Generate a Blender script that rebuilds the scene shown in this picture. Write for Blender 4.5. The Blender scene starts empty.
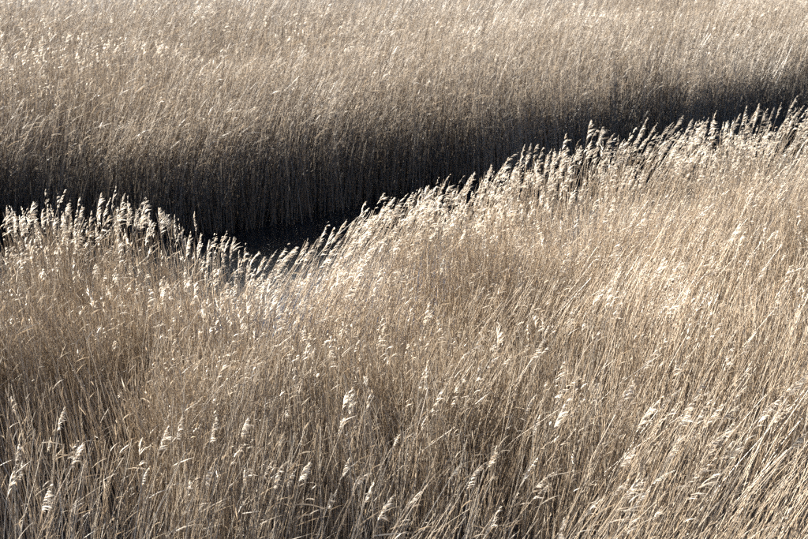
import bpy, math, random
import numpy as np
from mathutils import Vector, Matrix

# ------------------------------------------------------------------ scene, camera, sky, sun
sc = bpy.context.scene
col = sc.collection
rng = np.random.default_rng(11)
random.seed(11)

CAM_H = 8.25                       # photographer stands on a high bank
FPX, W0, H0 = 1600.0, 808.0, 539.0
PITCH = math.atan(460.0 / FPX)
cam_d = bpy.data.cameras.new('camera')
cam_d.sensor_width = 36.0
cam_d.lens = 36.0 * FPX / W0
cam_d.clip_end = 5000
cam = bpy.data.objects.new('camera', cam_d)
cam.location = (0, 0, CAM_H)
cam.rotation_euler = (math.pi / 2 - PITCH, 0, 0)
col.objects.link(cam)
sc.camera = cam
cam_d.dof.use_dof = True
cam_d.dof.focus_distance = 19.5
cam_d.dof.aperture_fstop = 2.9

SUN_AZ = math.radians(-50)         # measured from the view axis (+Y) towards +X
SUN_EL = math.radians(27)
world = bpy.data.worlds.new('World')
sc.world = world
world.use_nodes = True
nt = world.node_tree
bg = nt.nodes['Background']
sky = nt.nodes.new('ShaderNodeTexSky')
sky.sky_type = 'NISHITA'
sky.sun_disc = False
sky.sun_elevation = SUN_EL
sky.sun_rotation = SUN_AZ
sky.air_density = .35
sky.dust_density = 0.15
sky.ozone_density = 0.5
nt.links.new(sky.outputs[0], bg.inputs[0])
bg.inputs[1].default_value = 0.05

sun_d = bpy.data.lights.new('sun', 'SUN')
sun_d.energy = 5.0
sun_d.angle = math.radians(0.5)
sun_d.color = (1.0, 0.957, 0.865)
sun = bpy.data.objects.new('sun', sun_d)
sd = Vector((math.sin(SUN_AZ) * math.cos(SUN_EL), math.cos(SUN_AZ) * math.cos(SUN_EL), math.sin(SUN_EL)))
sun.rotation_euler = sd.to_track_quat('Z', 'Y').to_euler()
col.objects.link(sun)

sc.view_settings.view_transform = 'Standard'
sc.view_settings.look = 'None'
sc.view_settings.gamma = 1.0
sc.view_settings.use_curve_mapping = False
sc.view_settings.exposure = 2.55
sc.render.engine = 'CYCLES'
sc.cycles.use_denoising = False
sc.cycles.sample_clamp_indirect = 2.0
sc.cycles.caustics_reflective = False
sc.cycles.max_bounces = 6
sc.cycles.diffuse_bounces = 2
sc.cycles.transmission_bounces = 3

# ------------------------------------------------------------------ helpers
CP, SP = math.cos(PITCH), math.sin(PITCH)

def plane_at(px, py, h):
    """point of the level h that a sighting at (px, py) meets: used only to survey the place"""
    u = (px - W0 / 2) / FPX
    v = (py - H0 / 2) / FPX
    dz = -SP - v * CP
    dy = CP - v * SP
    k = (h - CAM_H) / dz
    return u * k, dy * k

def project(p):
    d = np.asarray(p, float) - np.array([0, 0, CAM_H])
    zc = d[..., 1] * CP - d[..., 2] * SP
    yc = d[..., 1] * SP + d[..., 2] * CP
    return d[..., 0] / zc * FPX + W0 / 2, -yc / zc * FPX + H0 / 2

class Noise:
    """smooth value noise on the plan"""
    def __init__(self, seed, scale):
        self.g = np.random.default_rng(seed).random((128, 128)); self.s = scale
    def __call__(self, x, y):
        a = np.asarray(x) / self.s + 500.3; b = np.asarray(y) / self.s + 500.7
        i = np.floor(a).astype(int); j = np.floor(b).astype(int)
        fx = a - i; fy = b - j
        fx = fx * fx * (3 - 2 * fx); fy = fy * fy * (3 - 2 * fy)
        g = self.g; m = 127
        i0, i1, j0, j1 = i & m, (i + 1) & m, j & m, (j + 1) & m
        return (g[i0, j0] * (1 - fx) + g[i1, j0] * fx) * (1 - fy) + (g[i0, j1] * (1 - fx) + g[i1, j1] * fx) * fy

def norm(a):
    return a / np.maximum(np.linalg.norm(a, axis=-1, keepdims=True), 1e-9)

def grid_mesh(name, P, C, closed):
    """P (N,K,S,3): N strips of K rings with S points each; C (N,3) or (N,K,3) colours"""
    N, K, S, _ = P.shape
    idx = np.arange(N * K * S).reshape(N, K, S)
    if closed:
        nx = np.roll(idx, -1, axis=2)
        q = np.stack([idx[:, :-1], nx[:, :-1], nx[:, 1:], idx[:, 1:]], -1)
    else:
        q = np.stack([idx[:, :-1, :-1], idx[:, :-1, 1:], idx[:, 1:, 1:], idx[:, 1:, :-1]], -1)
    if C.ndim == 2:
        C = np.repeat(C[:, None, :], K, axis=1)
    V = P.reshape(-1, 3)
    colr = np.repeat(C[:, :, None, :], S, axis=2).reshape(-1, 3)
    return V, q.reshape(-1, 4), colr

def make_mesh(name, parts, mats):
    """parts: list of (V, Q, C, material index)"""
    off = 0; Vs = []; Qs = []; Cs = []; Ms = []
    for V, Q, C, m in parts:
        Vs.append(V); Qs.append(Q + off); Cs.append(C); Ms.append(np.full(len(Q), m, np.int32)); off += len(V)
    V = np.concatenate(Vs).astype(np.float32); Q = np.concatenate(Qs).astype(np.int32)
    C = np.concatenate(Cs).astype(np.float32); M = np.concatenate(Ms)
    me = bpy.data.meshes.new(name)
    me.vertices.add(len(V)); me.vertices.foreach_set('co', V.ravel())
    me.loops.add(Q.size); me.loops.foreach_set('vertex_index', Q.ravel())
    me.polygons.add(len(Q)); me.polygons.foreach_set('loop_start', np.arange(0, Q.size, 4, dtype=np.int32))
    me.polygons.foreach_set('material_index', M)
    me.polygons.foreach_set('use_smooth', np.ones(len(Q), bool))
    at = me.color_attributes.new('tint', 'FLOAT_COLOR', 'POINT')
    at.data.foreach_set('color', np.concatenate([C, np.ones((len(C), 1), np.float32)], 1).ravel())
    for m in mats: me.materials.append(m)
    me.update(calc_edges=True)
    return me

def link(name, me, parent=None, kind=None, label=None, category=None, group=None):
    o = bpy.data.objects.new(name, me)
    col.objects.link(o)
    if parent is not None: o.parent = parent
    for k, v in (('kind', kind), ('label', label), ('category', category), ('group', group)):
        if v: o[k] = v
    return o

# ------------------------------------------------------------------ materials
def straw_material(name, translucency, rough, spec, noise_scale):
    m = bpy.data.materials.new(name); m.use_nodes = True
    t = m.node_tree; t.nodes.clear()
    out = t.nodes.new('ShaderNodeOutputMaterial')
    at = t.nodes.new('ShaderNodeAttribute'); at.attribute_name = 'tint'
    tc = t.nodes.new('ShaderNodeTexCoord')
    nz = t.nodes.new('ShaderNodeTexNoise'); nz.inputs['Scale'].default_value = noise_scale; nz.inputs['Detail'].default_value = 2
    mp = t.nodes.new('ShaderNodeMapRange')
    mp.inputs['To Min'].default_value = 0.72; mp.inputs['To Max'].default_value = 1.25
    mul = t.nodes.new('ShaderNodeVectorMath'); mul.operation = 'SCALE'
    pr = t.nodes.new('ShaderNodeBsdfPrincipled')
    pr.inputs['Roughness'].default_value = rough
    pr.inputs['Specular IOR Level'].default_value = spec
    t.links.new(tc.outputs['Object'], nz.inputs['Vector'])
    t.links.new(nz.outputs[0], mp.inputs['Value'])
    t.links.new(at.outputs['Color'], mul.inputs[0]); t.links.new(mp.outputs[0], mul.inputs['Scale'])
    t.links.new(mul.outputs[0], pr.inputs['Base Color'])
    if translucency > 0:
        tr = t.nodes.new('ShaderNodeBsdfTranslucent'); mx = t.nodes.new('ShaderNodeMixShader')
        mx.inputs[0].default_value = translucency
        t.links.new(mul.outputs[0], tr.inputs['Color'])
        t.links.new(pr.outputs[0], mx.inputs[1]); t.links.new(tr.outputs[0], mx.inputs[2])
        t.links.new(mx.outputs[0], out.inputs[0])
    else:
        t.links.new(pr.outputs[0], out.inputs[0])
    return m

M_STEM = straw_material('reed_stem', 0.0, 0.42, 0.55, 9.0)
M_LEAF = straw_material('dry_reed_leaf', 0.35, 0.55, 0.35, 14.0)
M_PLUME = straw_material('reed_plume', 0.66, 0.7, 0.2, 30.0)
MATS = [M_STEM, M_LEAF, M_PLUME]

def ground_material():
    m = bpy.data.materials.new('wet_peat'); m.use_nodes = True
    t = m.node_tree; pr = t.nodes['Principled BSDF']
    tc = t.nodes.new('ShaderNodeTexCoord')
    nz = t.nodes.new('ShaderNodeTexNoise'); nz.inputs['Scale'].default_value = 3.0; nz.inputs['Detail'].default_value = 8
    cr = t.nodes.new('ShaderNodeValToRGB')
    cr.color_ramp.elements[0].color = (0.012, 0.010, 0.008, 1); cr.color_ramp.elements[0].position = 0.35
    cr.color_ramp.elements[1].color = (0.075, 0.058, 0.042, 1); cr.color_ramp.elements[1].position = 0.75
    bp = t.nodes.new('ShaderNodeBump'); bp.inputs['Strength'].default_value = 0.6; bp.inputs['Distance'].default_value = 0.05
    t.links.new(tc.outputs['Object'], nz.inputs['Vector'])
    t.links.new(nz.outputs[0], cr.inputs[0]); t.links.new(cr.outputs[0], pr.inputs['Base Color'])
    t.links.new(nz.outputs[0], bp.inputs['Height']); t.links.new(bp.outputs[0], pr.inputs['Normal'])
    pr.inputs['Roughness'].default_value = 0.75
    return m

def water_material():
    m = bpy.data.materials.new('dark_water'); m.use_nodes = True
    t = m.node_tree; pr = t.nodes['Principled BSDF']
    pr.inputs['Base Color'].default_value = (0.006, 0.007, 0.008, 1)
    pr.inputs['Roughness'].default_value = 0.08
    nz = t.nodes.new('ShaderNodeTexNoise'); nz.inputs['Scale'].default_value = 4.0
    tc = t.nodes.new('ShaderNodeTexCoord')
    bp = t.nodes.new('ShaderNodeBump'); bp.inputs['Strength'].default_value = 0.15; bp.inputs['Distance'].default_value = 0.02
    t.links.new(tc.outputs['Object'], nz.inputs['Vector'])
    t.links.new(nz.outputs[0], bp.inputs['Height']); t.links.new(bp.outputs[0], pr.inputs['Normal'])
    return m

# ------------------------------------------------------------------ plan of the place
TIP_EDGE, TIP_IN, TIP_FAR = 2.40, 2.15, 2.30
ridge_px = [(-260, 225), (-90, 226), (0, 226), (60, 222), (125, 222), (190, 238), (235, 258), (262, 266), (300, 254), (350, 234), (404, 214),
            (450, 198), (520, 174), (600, 154), (700, 137), (808, 122), (900, 114), (1060, 102)]
far_px = [(-300, 122), (-80, 120), (0, 113), (130, 116), (230, 114), (290, 108), (400, 88), (540, 69), (680, 55), (808, 41), (900, 35), (1060, 24)]
front_px = [(-300, 425), (0, 412), (150, 420), (300, 438), (450, 470), (600, 520), (808, 560), (1100, 590)]
rg = np.array([plane_at(x, y, TIP_EDGE) for x, y in ridge_px])
fr = np.array([plane_at(x, y, TIP_FAR) for x, y in far_px])
ft = np.array([plane_at(x, y, TIP_IN) for x, y in front_px])
edge_y = lambda x: np.interp(x, rg[:, 0], rg[:, 1])
far_y = lambda x: np.interp(x, fr[:, 0], fr[:, 1])
front_y = lambda x: np.interp(x, ft[:, 0], ft[:, 1])

# ground: one sheet to the horizon, hollowed where the channel runs
def axis(lo, hi, step, far):
    return np.concatenate([[-far, -far / 4, -150, lo - 25], np.arange(lo, hi + .01, step), [hi + 25, 150, far / 4, far]])
gx = axis(-22, 24, .5, 3000); gy = axis(2, 62, .5, 3000)
X, Y = np.meshgrid(gx, gy, indexing='ij')
mid = np.clip(np.minimum(Y - (edge_y(X) + 1.2), (far_y(X) + 1.6) - Y), -1.2, 1.2)
bump = Noise(3, 0.8)
Z = 0.12 - 0.42 * np.clip((mid + 0.6) / 1.2, 0, 1) + 0.10 * (bump(X, Y) - .5)
V = np.stack([X, Y, Z], -1)[None]
Vv, Q, C = grid_mesh('ground', V.reshape(1, len(gx), len(gy), 3), np.full((1, 3), .1), False)
gm = make_mesh('ground', [(Vv, Q, C, 0)], [ground_material()])
link('ground', gm, kind='structure', label='dark wet peat ground under the reed beds')
wq = np.array([[-40, 10, -0.07], [45, 10, -0.07], [45, 75, -0.07], [-40, 75, -0.07]], float)
link('water', make_mesh('water', [(wq, np.array([[0, 1, 2, 3]]), np.zeros((4, 3)), 0)], [water_material()]), kind='structure',
     label='black still water of the channel between the reed beds')

# ------------------------------------------------------------------ reeds in bulk
lean_big, lean_mid, lean_sml = Noise(21, 5.0), Noise(22, 1.3), Noise(23, 0.35)
side_mid, hgt_n, den_n, tone_n = Noise(24, 1.2), Noise(25, 1.8), Noise(26, 0.45), Noise(27, 2.5)
den_big = Noise(28, 1.6)

def near_lean(x, y):
    """sideways lean (tan) and lean along y of the near bed at a tip position"""
    px, py = project(np.stack([x, y, np.full_like(x, 2.2)], -1))
    d = edge_y(x) - y                                   # distance from the channel edge
    base = np.interp(px, [-200, 60, 180, 235, 270, 340, 420, 520, 650, 900], [-.06, -.08, -.06, .10, .60, .42, .22, .15, .13, .13])
    inner = np.interp(px, [-200, 100, 300, 450, 560, 700, 900], [.06, .05, .08, .13, .18, .25, .27])
    inner = inner * np.interp(py, [200, 300, 420, 540], [.5, .55, .8, 1.25])
    k = np.clip(d / 4.0, 0, 1)
    lx = base * (1 - k) + inner * k
    lx = lx + (lean_mid(x, y) - .5) * .40 + (lean_big(x, y) - .5) * .22 + (lean_sml(x, y) - .5) * .20
    ly = (side_mid(x, y) - .5) * .35 - .04
    return lx, ly

def centreline(base, lx, ly, h, bend, K, wob):
    """(N,K,3) points of bent stems; the tip lies at base + (lx*h, ly*h, h)"""
    N = len(h); t = np.linspace(0, 1, K)
    s = t[None, :] ** bend[:, None]
    P = np.empty((N, K, 3))
    w1 = rng.normal(0, 1, (N, 2)); ph = rng.random(N) * 6.28
    osc = np.sin(t[None] * 5 + ph[:, None]) * t[None] * (1 - t[None]) * 4
    P[..., 0] = base[:, 0, None] + (lx * h)[:, None] * s + w1[:, :1] * wob * osc
    P[..., 1] = base[:, 1, None] + (ly * h)[:, None] * s + w1[:, 1:] * wob * osc
    P[..., 2] = base[:, 2, None] + h[:, None] * t[None]
    return P

def tubes(P, r, sides, taper=.55):
    N, K, _ = P.shape
    T = norm(np.gradient(P, axis=1))
    ref = np.array([0.3, 0.95, 0.05])
    A = norm(np.cross(T, ref)); B = np.cross(T, A)
    ang = np.arange(sides) / sides * 2 * np.pi
    rr = r[:, None] * (1 - (1 - taper) * np.linspace(0, 1, K)[None])
    a0 = rng.random(N) * 6.28
    ca = np.cos(ang[None] + a0[:, None]); sa = np.sin(ang[None] + a0[:, None])
    return (P[:, :, None, :] + rr[:, :, None, None] * (ca[:, None, :, None] * A[:, :, None, :] + sa[:, None, :, None] * B[:, :, None, :]))

def blades(org, d0, length, droop, width, K, drift):
    """ribbons that start at org along d0, sag and are carried downwind"""
    N = len(org); t = np.linspace(0, 1, K)
    P = org[:, None, :] + (length[:, None] * t[None])[..., None] * d0[:, None, :]
    P[..., 2] -= (droop * length)[:, None] * t[None] ** 2
    P = P + (length[:, None] * t[None] ** 2)[..., None] * drift[:, None, :]
    T = norm(np.gradient(P, axis=1))
    ref = norm(rng.normal(0, 1, (N, 3)))
    Wd = norm(np.cross(T, ref[:, None, :]))
    prof = np.array([.5, 1, .8, .5, .05]) if K == 5 else (np.array([.6, 1, .7, .06]) if K == 4 else np.array([.7, 1, .06]))
    hw = width[:, None] * prof[None] * .5
    return np.stack([P - Wd * hw[..., None], P + Wd * hw[..., None]], 2)

STRAW = np.array([[.42, .335, .245], [.36, .275, .19], [.50, .425, .335], [.30, .225, .155], [.56, .50, .42], [.40, .345, .28]])
STRAW = STRAW * .68
STRAW_W = np.array([.28, .22, .20, .10, .08, .12])
def straw(n, light=1.0):
    c = STRAW[rng.choice(len(STRAW), n, p=STRAW_W)]
    return np.clip(c * rng.normal(1, .12, (n, 1)) * light, .03, .75)

def plume_parts(org, ax, L, wind, B, K=3, spread=.30, wid=.0065, pale=1.0):
    """feathery heads: B branchlets in whorls on each of the N axes, combed to one side by the wind"""
    N = len(org); G = max(4, B // 6)
    cl = rng.integers(0, G, (N, B))
    gs = np.sort((np.arange(G)[None] + rng.random((N, G))) / G, 1)
    glen = rng.uniform(.55, 1.35, (N, G)); gdir = norm(rng.normal(0, 1, (N, G, 3)))
    I = np.arange(N)[:, None]
    s = np.clip(gs[I, cl] + rng.normal(0, .018, (N, B)), 0, 1)
    axd = norm(ax)
    sag = wind * rng.uniform(.05, .55, (N, 1))
    O = org[:, None] + axd[:, None] * (s * L[:, None])[..., None] + sag[:, None] * (s ** 2 * L[:, None])[..., None]
    prof = (0.30 + 1.0 * np.sin(np.pi * np.clip(s * .80 + .10, 0, 1))) * (1 - .62 * s)
    ln = L[:, None] * spread * rng.uniform(.75, 1.6, (N, 1)) * prof * glen[I, cl] * rng.uniform(.6, 1.25, (N, B))
    rad = gdir[I, cl] + rng.normal(0, .45, (N, B, 3)); rad[..., 2] *= .5
    D = norm(axd[:, None] * (1.0 + .7 * s[..., None]) + norm(rad) * .50 + wind[:, None] * rng.uniform(.55, 1.1, (N, 1, 1)))
    f = lambda a: a.reshape(-1, *a.shape[2:])
    NB = N * B
    dr = np.repeat(wind, B, 0) * .5
    Pb = blades(f(O), f(D), ln.reshape(-1), rng.uniform(.05, .55, NB), wid * rng.uniform(.6, 1.6, NB), K, dr)
    c0 = np.array([.63, .57, .49]) * pale
    c = np.repeat(c0[None] * rng.normal(1, .13, (N, 1)), B, 0) * rng.normal(1, .14, (NB, 1))
    dark = rng.random(NB) < .18
    c[dark] *= np.array([.60, .52, .44])
    return grid_mesh('', Pb, np.clip(c, .05, .85), False)

def leaf_parts(P, prob_t, n, Lr, wr, wind_x, K=4, light=1.0):
    """n dry blades on randomly picked stems of P"""
    N, Kc, _ = P.shape
    i = rng.integers(0, N, n); t = rng.uniform(*prob_t, n) * (Kc - 1)
    k = np.minimum(t.astype(int), Kc - 2); f = (t - k)[:, None]
    org = P[i, k] * (1 - f) + P[i, k + 1] * f
    tan = norm(P[i, k + 1] - P[i, k])
    rd = rng.normal(0, 1, (n, 3)); rd[:, 2] *= .4
    d = norm(tan * rng.uniform(.5, 1.6, (n, 1)) + norm(rd) * .6 + np.array([wind_x, 0, 0]))
    L = rng.uniform(*Lr, n)
    Pb = blades(org, d, L, rng.uniform(.0, .5, n), rng.uniform(*wr, n), K, np.tile([.25 * wind_x, 0, 0], (n, 1)))
    return grid_mesh('', Pb, straw(n, light * 1.08), False)

# ---- near bed
def near_tips(n, xr, pick):
    x = rng.uniform(*xr, n)
    lo, hi = front_y(x) - 1.2, edge_y(x)
    y = lo + (hi - lo) * rng.random(n)
    dd = den_n(x, y) * .55 + den_big(x, y) * .45
    fe = np.clip((y - (front_y(x) - 1.2)) / 2.4, 0, 1)
    d = edge_y(x) - y
    keep = rng.random(n) < pick * np.clip((dd - .30) * 3.4 + np.interp(d, [0, 1, 2.5, 5, 8], [0, .15, .7, .35, -.42]) + np.interp(x, [0, 2.5, 4], [0, .25, .55]) * (d > 6), .03, 1) * np.interp(d, [5, 8], [1, .60]) * (.25 + .75 * fe) * np.where(d < .5, .85, 1)
    return x[keep], y[keep]

x, y = near_tips(78000, (-9.5, 11.0), .86)
px, py = project(np.stack([x, y, np.full_like(x, 2.2)], -1))
ok = (px > -150) & (px < 960)
x, y = x[ok], y[ok]
n = len(x)
d_edge = edge_y(x) - y
edge_k = np.exp(-(d_edge / 1.6) ** 2)
h = TIP_IN + (TIP_EDGE - TIP_IN) * edge_k + rng.normal(0, .13, n) + (hgt_n(x, y) - .5) * .40 * (1 - .5 * edge_k)
h -= (rng.random(n) < .18) * rng.uniform(.1, .6, n)
h = np.clip(h, 1.1, 2.75)
lx, ly = near_lean(x, y)
lx = np.where(d_edge > 4, np.minimum(lx, .42), lx) + rng.normal(0, .095, n); ly = ly + rng.normal(0, .09, n)
odd = rng.random(n) < np.interp(d_edge, [0, 4, 9], [.03, .05, .14])
lx[odd] += rng.normal(0, .24, odd.sum()); ly[odd] += rng.normal(0, .25, odd.sum())
base = np.stack([x - lx * h, y - ly * h, np.full(n, .02)], -1)
P = centreline(base, lx, ly, h, rng.uniform(1.15, 2.1, n), 6, .034)
r = rng.uniform(.0026, .0044, n) * np.interp(d_edge, [4, 8], [1, 1.35])
tone = (.80 + .55 * tone_n(x, y)) * np.interp(x, [-5, 3], [.98, 1.16])       # paler and browner stands
parts = [(*grid_mesh('', tubes(P, r, 3), straw(n, tone[:, None] * np.array([1.02, 1.0, .965])), True), 0)]
parts.append((*leaf_parts(P, (.35, .98), int(n * 1.1), (.07, .24), (.006, .013), .40, 4, np.array([1.1, 1.08, 1.04])), 1))
near_me = make_mesh('reed_stems', parts, MATS)
link('reed_bed', near_me, kind='stuff', label='dense pale straw reed stems of the near bed below the channel')

# plumes of the near bed: thick along the channel edge, scattered inside
patch = Noise(31, 1.5)
pe = np.where(d_edge > 6.5, .028, 0) + np.where(d_edge < 2.6, .50 * np.exp(-(d_edge / np.interp(x, [-1, 3, 7], [1.2, 1.5, 1.9])) ** 2) * np.interp(x, [-4, -1.5, 1], [.34, .42, .9]) + .025, .004 + .07 * np.clip(patch(x, y) - .45, 0, 1) * np.clip((x + 2) / 6, .03, 1))
sel = rng.random(n) < pe
ax = norm(P[sel, -1] - P[sel, -2]); m = sel.sum()
wind = np.stack([rng.normal(.50, .24, m), rng.normal(-.10, .2, m), rng.normal(-.05, .1, m)], -1)
L = rng.uniform(.16, .36, m)
pp = plume_parts(P[sel, -1] - ax * .03, ax, L, wind, 36, 3, .28, .0060)
wisp = (~sel) & (rng.random(n) < np.interp(d_edge, [0, 1, 3, 6, 9], [.08, .22, .16, .08, .03]) * np.interp(x, [-3, 0, 3], [.22, .5, 1.0]))       # thin, half shed heads
mw = wisp.sum(); aw = norm(P[wisp, -1] - P[wisp, -2])
ww = np.stack([rng.normal(.6, .2, mw), rng.normal(-.1, .2, mw), rng.normal(0, .1, mw)], -1)
pw = plume_parts(P[wisp, -1] - aw * .05, aw, rng.uniform(.08, .18, mw), ww, 5, 3, .42, .0075, .9)
link('reed_plumes', make_mesh('reed_plumes', [(*pp, 2), (*pw, 2)], MATS), kind='stuff', label='pale feathery reed heads massed along the channel edge')
print('near stems', n, 'plumes', m)

# ---- far bed
N0 = 236000
x = rng.uniform(-20, 21, N0); y = rng.uniform(28.5, 60, N0)
dd = den_n(x, y) * .4 + den_big(x, y) * .6
edge_w = far_y(x) + (Noise(41, 1.1)(x, y) - .5) * .8 + (Noise(44, 4.0)(x, y) - .5) * .9
px, py = project(np.stack([x, y, np.full_like(x, 2.2)], -1))
keep = (y > edge_w) & (px > -160) & (px < 970) & (py > -50) & (rng.random(N0) < np.clip((dd - .1) * 2.2, .3, 1) * np.interp(y - far_y(x), [0, 6, 9, 30], [1, .95, .30, .21]))
x, y = x[keep], y[keep]; n = len(x)
h = TIP_FAR + rng.normal(0, 1, n) * np.interp(y - far_y(x), [0, 5, 8], [.36, .24, .14]) + (hgt_n(x, y) - .5) * .35 + (Noise(42, 6)(x, y) - .5) * .4
dF = y - far_y(x)
h += np.interp(dF, [-1, 0, 2.5, 5, 9], [-.80, -.50, -.12, .05, 0]) + (rng.random(n) < .25) * rng.uniform(-.6, 0, n) * (dF < 4)
h = np.clip(h, 1.0, 2.9)
lx = .14 + (lean_mid(x, y) - .5) * .28 + (lean_big(x, y) - .5) * .25 + rng.normal(0, .09, n)
ly = (side_mid(x, y) - .5) * .25 + rng.normal(0, .08, n)
base = np.stack([x - lx * h, y - ly * h, np.full(n, .0)], -1)
P = centreline(base, lx, ly, h, rng.uniform(1.1, 1.9, n), 4, .03)
parts = [(*grid_mesh('', tubes(P, rng.uniform(.0038, .0068, n), 3), (straw(n, 1.0) * .55 + straw(n, 1.0).mean(0) * .52), True), 0)]
parts.append((*leaf_parts(P, (.25, .98), int(n * 1.6), (.15, .42), (.008, .017), .45, 3, 1.02), 1))
# broken stems added and tinted dark to deepen shade along the far bed's front
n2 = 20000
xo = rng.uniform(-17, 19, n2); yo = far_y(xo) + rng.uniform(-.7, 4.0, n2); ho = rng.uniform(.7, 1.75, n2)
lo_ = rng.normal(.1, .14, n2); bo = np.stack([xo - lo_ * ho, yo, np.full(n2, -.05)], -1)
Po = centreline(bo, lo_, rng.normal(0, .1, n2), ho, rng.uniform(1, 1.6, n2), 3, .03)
parts.append((*grid_mesh('', tubes(Po, rng.uniform(.005, .010, n2), 3), straw(n2, .38), True), 0))  # low straw tone carries the shade of the wall's foot
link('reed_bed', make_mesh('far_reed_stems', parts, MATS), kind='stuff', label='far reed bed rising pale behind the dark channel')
pn = Noise(43, 2.2)
sel = rng.random(n) < (.02 + .16 * np.clip(pn(x, y) - .35, 0, 1)) * np.interp(dF, [0, 4, 9], [.12, .5, 1.3])
m = sel.sum(); ax = norm(P[sel, -1] - P[sel, -2])
wind = np.stack([rng.normal(.5, .15, m), rng.normal(-.05, .2, m), rng.normal(0, .1, m)], -1)
pp = plume_parts(P[sel, -1] - ax * .03, ax, rng.uniform(.16, .26, m), wind, 9, 3, .34, .014, .85)
link('reed_plumes', make_mesh('far_reed_plumes', [(*pp, 2)], MATS), kind='stuff', label='small pale reed heads scattered over the far bed')
print('far stems', n, 'plumes', m)

# ------------------------------------------------------------------ single reeds that can be picked out
ORD = ['first', 'second', 'third', 'fourth', 'fifth', 'sixth', 'seventh', 'eighth', 'ninth', 'tenth', 'eleventh', 'twelfth',
       'thirteenth', 'fourteenth', 'fifteenth', 'sixteenth', 'seventeenth', 'eighteenth', 'nineteenth', 'twentieth']

def single_reed(tip, lx, ly, h, plume, label, group, leaves=2, wind=(.62, -.1, 0), r=.0042, bend=1.5, pale=1.0, L=None, light=1.0):
    base = np.array([tip[0] - lx * h, tip[1] - ly * h, tip[2] - h])
    root = bpy.data.objects.new('reed', None)
    root.empty_display_size = .1
    root.location = base
    root['label'] = label; root['category'] = 'reed'; root['group'] = group
    col.objects.link(root)
    one = lambda v: np.array([v], float)
    P = centreline(np.zeros((1, 3)), one(lx), one(ly), one(h), one(bend), 11, .015)
    c = straw(1, light)
    link('stem', make_mesh('stem', [(*grid_mesh('', tubes(P, one(r), 6), c, True), 0)], MATS), root)
    if plume:
        ax = norm(P[:, -1] - P[:, -2])
        LL = L or rng.uniform(.26, .42)
        w = np.array([wind]) + rng.normal(0, .08, (1, 3))
        pp = plume_parts(P[:, -1] - ax * LL * .8, ax, one(LL), w, 88, 4, rng.uniform(.18, .30), .0056, pale)
        link('plume', make_mesh('plume', [(*pp, 2)], MATS), root)
    for k in range(leaves):
        link('leaf', make_mesh('leaf', [(*leaf_parts(P, (.35, .9), 1, (.16, .40), (.007, .014), .5, 5), 1)], MATS), root)
    return root

crest = [(3,212),(17,221),(28,206),(34,222),(40,214),(46,209),(61,217),(69,221),(78,210),(88,216),(97,198),(103,205),(114,216),(121,198),(127,208),(133,214),
 (138,211),(147,219),(156,213),(166,218),(172,221),(180,232),(186,238),(193,217),(199,238),(207,246),(213,248),(225,242),(230,244),(238,256),(246,259),(252,255),(262,261),
 (272,254),(283,254),(289,253),(303,248),(312,244),(320,236),(331,234),(341,228),(352,224),(361,218),(368,228),(375,218),(382,208),(393,211),(399,199),
 (410,206),(424,191),(432,196),(438,188),(444,179),(452,192),(459,188),(465,184),(471,178),(480,183),(489,170),(497,174),(503,163),(513,170),(522,151),(529,147),(537,162),
 (546,155),(553,157),(560,160),(568,159),(578,150),(589,124),(600,131),(609,136),(621,143),(629,145),(640,133),(645,122),(653,127),(667,126),
 (674,124),(680,118),(690,123),(698,128),(706,122),(713,113),(724,124),(735,117),(745,110),(752,114),(757,108),(764,111),(772,111),(780,106),(792,100),(800,107),(806,114)]
zones = [(0, 72, 'on the crest, {} from the left edge of the picture'), (72, 136, 'of the highest clump left of the hollow, {} from the left'),
         (136, 205, 'stepping down to the hollow, {} from the left'), (205, 300, 'in the hollow of the crest, {} from the left'),
         (300, 405, 'on the first rise right of the hollow, {} from the left'), (405, 500, 'halfway up the rising crest, {} from the left'),
         (500, 585, 'past the middle of the rising crest, {} from the left'), (585, 672, 'on the tall clump right of centre, {} from the left'),
         (672, 740, 'near the right end of the crest, {} from the left'), (740, 900, 'at the right edge of the crest, {} from the left')]
count = [0] * len(zones)
for k, (px_, py_) in enumerate(crest):
    X0, _ = plane_at(px_, py_, TIP_EDGE + .15)
    Yt = float(edge_y(np.array(X0))) - rng.uniform(-.05, .35)
    v = (py_ - H0 / 2) / FPX
    kk = Yt / (CP - v * SP)
    tip = np.array([(px_ - W0 / 2) / FPX * kk, Yt, CAM_H + kk * (-SP - v * CP)])
    lx_, ly_ = near_lean(tip[None, 0], tip[None, 1])
    lx_ = float(lx_[0]) + rng.normal(0, .03)
    h_ = tip[2] - .02
    zi = next(i for i, z in enumerate(zones) if px_ < z[1])
    look = 'strongly bent' if lx_ > .33 else ('tall upright' if h_ > 2.75 else ('right leaning' if lx_ > .12 else ('left leaning' if lx_ < -.08 else 'upright')))
    lab = look + ' plumed reed ' + zones[zi][2].format(ORD[count[zi]]); count[zi] += 1
    single_reed(tip, lx_, float(ly_[0]) * .6, h_, True, lab, 'plumed reeds along the crest of the near bed', 1, bend=rng.uniform(1.2, 1.7), wind=(rng.uniform(.15, .70), rng.normal(-.1, .15), rng.normal(.05, .1)))

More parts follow.
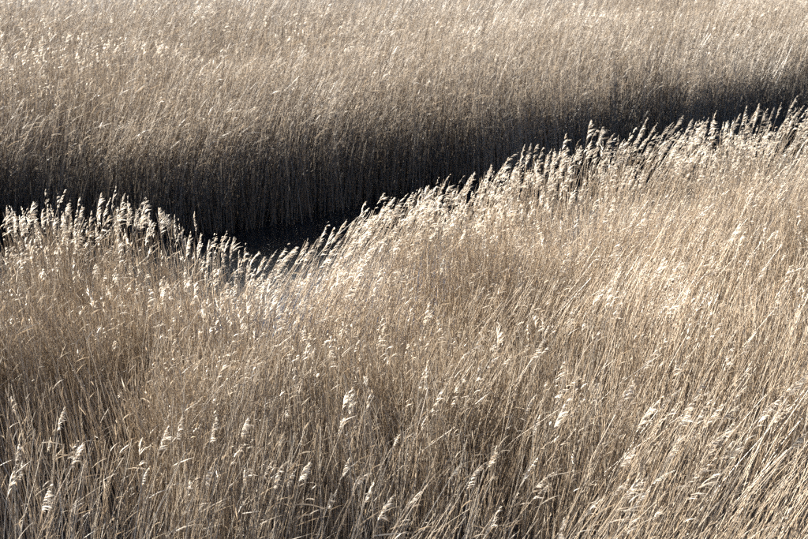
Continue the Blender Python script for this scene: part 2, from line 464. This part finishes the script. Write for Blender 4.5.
mid_px = [(668,195),(655,206),(712,200),(755,195),(685,216),(622,240),(580,252),(612,200),(560,222),(500,216),(482,236),(546,206),(592,210),(404,272),(440,262),
          (520,250),(640,222),(735,228),(778,215),(716,262),(762,268),(664,300),(480,290),(350,285),(300,300)]
fore_px = [(60,410),(49,440),(18,442),(20,465),(10,478),(180,418),(164,430),(213,422),(243,419),(77,448),(205,466),(244,470),(188,483),(268,460),(144,470),(45,488),(74,496),
           (348,398),(340,420),(302,465),(290,472),(276,468),(333,494),(362,470),(346,462),(370,488),(396,437),(386,500),(413,494),(458,466),(494,450),(480,464),(531,462),(528,398),(535,418),(492,520),
           (558,412),(630,386),(622,394),(652,402),(667,392),(642,412),(686,412),(702,382),(738,392),(731,407),(714,409),(728,427),(717,437),(736,447),(675,442),(662,471),(636,482),(644,492),(622,482),
           (798,377),(789,383),(783,407),(770,402),(799,437),(562,522),(628,452),(594,502),(541,476)]
def inner_set(pts, zones2, group, hh):
    pts = sorted(pts); cnt = [0] * len(zones2)
    for px_, py_ in pts:
        h_ = hh + rng.uniform(-.05, .15)
        X0, Y0 = plane_at(px_, py_, h_)
        lx_, ly_ = near_lean(np.array([X0]), np.array([Y0]))
        lx_ = min(float(lx_[0]) + .04, .38)
        zi = next(i for i, z in enumerate(zones2) if px_ < z[0])
        lab = ('slanting' if lx_ > .28 else ('leaning' if lx_ > .12 else 'upright')) + ' reed with pale head ' + zones2[zi][1].format(ORD[cnt[zi]]); cnt[zi] += 1
        right = px_ > 520; sg = rng.uniform(.5, 1.1)
        single_reed(np.array([X0, Y0, h_]), lx_, float(ly_[0]) * .5 - .05, h_ - .02, True, lab, group, 2,
                    wind=((.85 * sg, rng.normal(-.1, .25), rng.normal(0, .15)) if right else (.6 * sg, rng.normal(-.2, .25), rng.normal(-.1, .15))), L=rng.uniform(.17, .31), pale=rng.uniform(.98, 1.2))
inner_set(mid_px, [(560, 'in the middle of the near bed, {} from the left'), (660, 'right of mid near bed, {} from the left'),
                   (900, 'below the right end of the crest, {} from the left')], 'scattered plumed reeds inside the near bed', 2.25)
inner_set(fore_px, [(120, 'in the lower left corner, {} from the left'), (260, 'in the left foreground, {} from the left'), (350, 'left of centre in front, {} from the left'),
                    (500, 'in the centre foreground, {} from the left'), (600, 'right of centre in front, {} from the left'),
                    (672, 'in the right foreground, {} from the left'), (740, 'in the windswept right patch, {} from the left'),
                    (900, 'by the right edge of the foreground, {} from the left')], 'plumed reeds in the foreground', 2.36)

bare = {}
for k in range(112):
    px_ = rng.uniform(5, 803); py_ = rng.uniform(385, 530)
    h_ = rng.uniform(1.9, 2.3)
    X0, Y0 = plane_at(px_, py_, h_)
    lx_, ly_ = near_lean(np.array([X0]), np.array([Y0]))
    lx_ = min(float(lx_[0]) + rng.normal(.0, .09), .36)
    tone = rng.choice([1.12, .85])
    lab = ('pale' if tone > 1 else 'brown') + ' bare stem ' + ('slanting right' if lx_ > .3 else ('leaning right' if lx_ > .1 else ('leaning left' if lx_ < -.1 else 'standing upright')))
    lab += next(z for lim, z in ((130, ' in the lower left corner'), (270, ' in the left foreground'), (400, ', left of centre in front'), (540, ', right of centre in front'),
                                 (680, ' in the right foreground'), (900, ' by the right picture edge')) if px_ < lim)
    lab += ', tip ' + ('high' if py_ < 435 else ('midway' if py_ < 485 else 'low'))
    bare.setdefault(lab, [])
    o = single_reed(np.array([X0, Y0, h_]), lx_, float(ly_[0]) + rng.normal(0, .12), h_ - .02, False, lab, 'bare reed stems in the foreground', 2, r=.0044, bend=rng.uniform(1.1, 2.0), light=tone)
    bare[lab].append((px_, o))
for lab, os_ in bare.items():
    if len(os_) > 1:
        for q, (_, o) in enumerate(sorted(os_, key=lambda t: t[0])):
            o['label'] = lab + ', ' + ORD[q] + ' from left'

print('TRIS', sum(len(o.data.loops) // 2 for o in col.objects if o.type == 'MESH'))
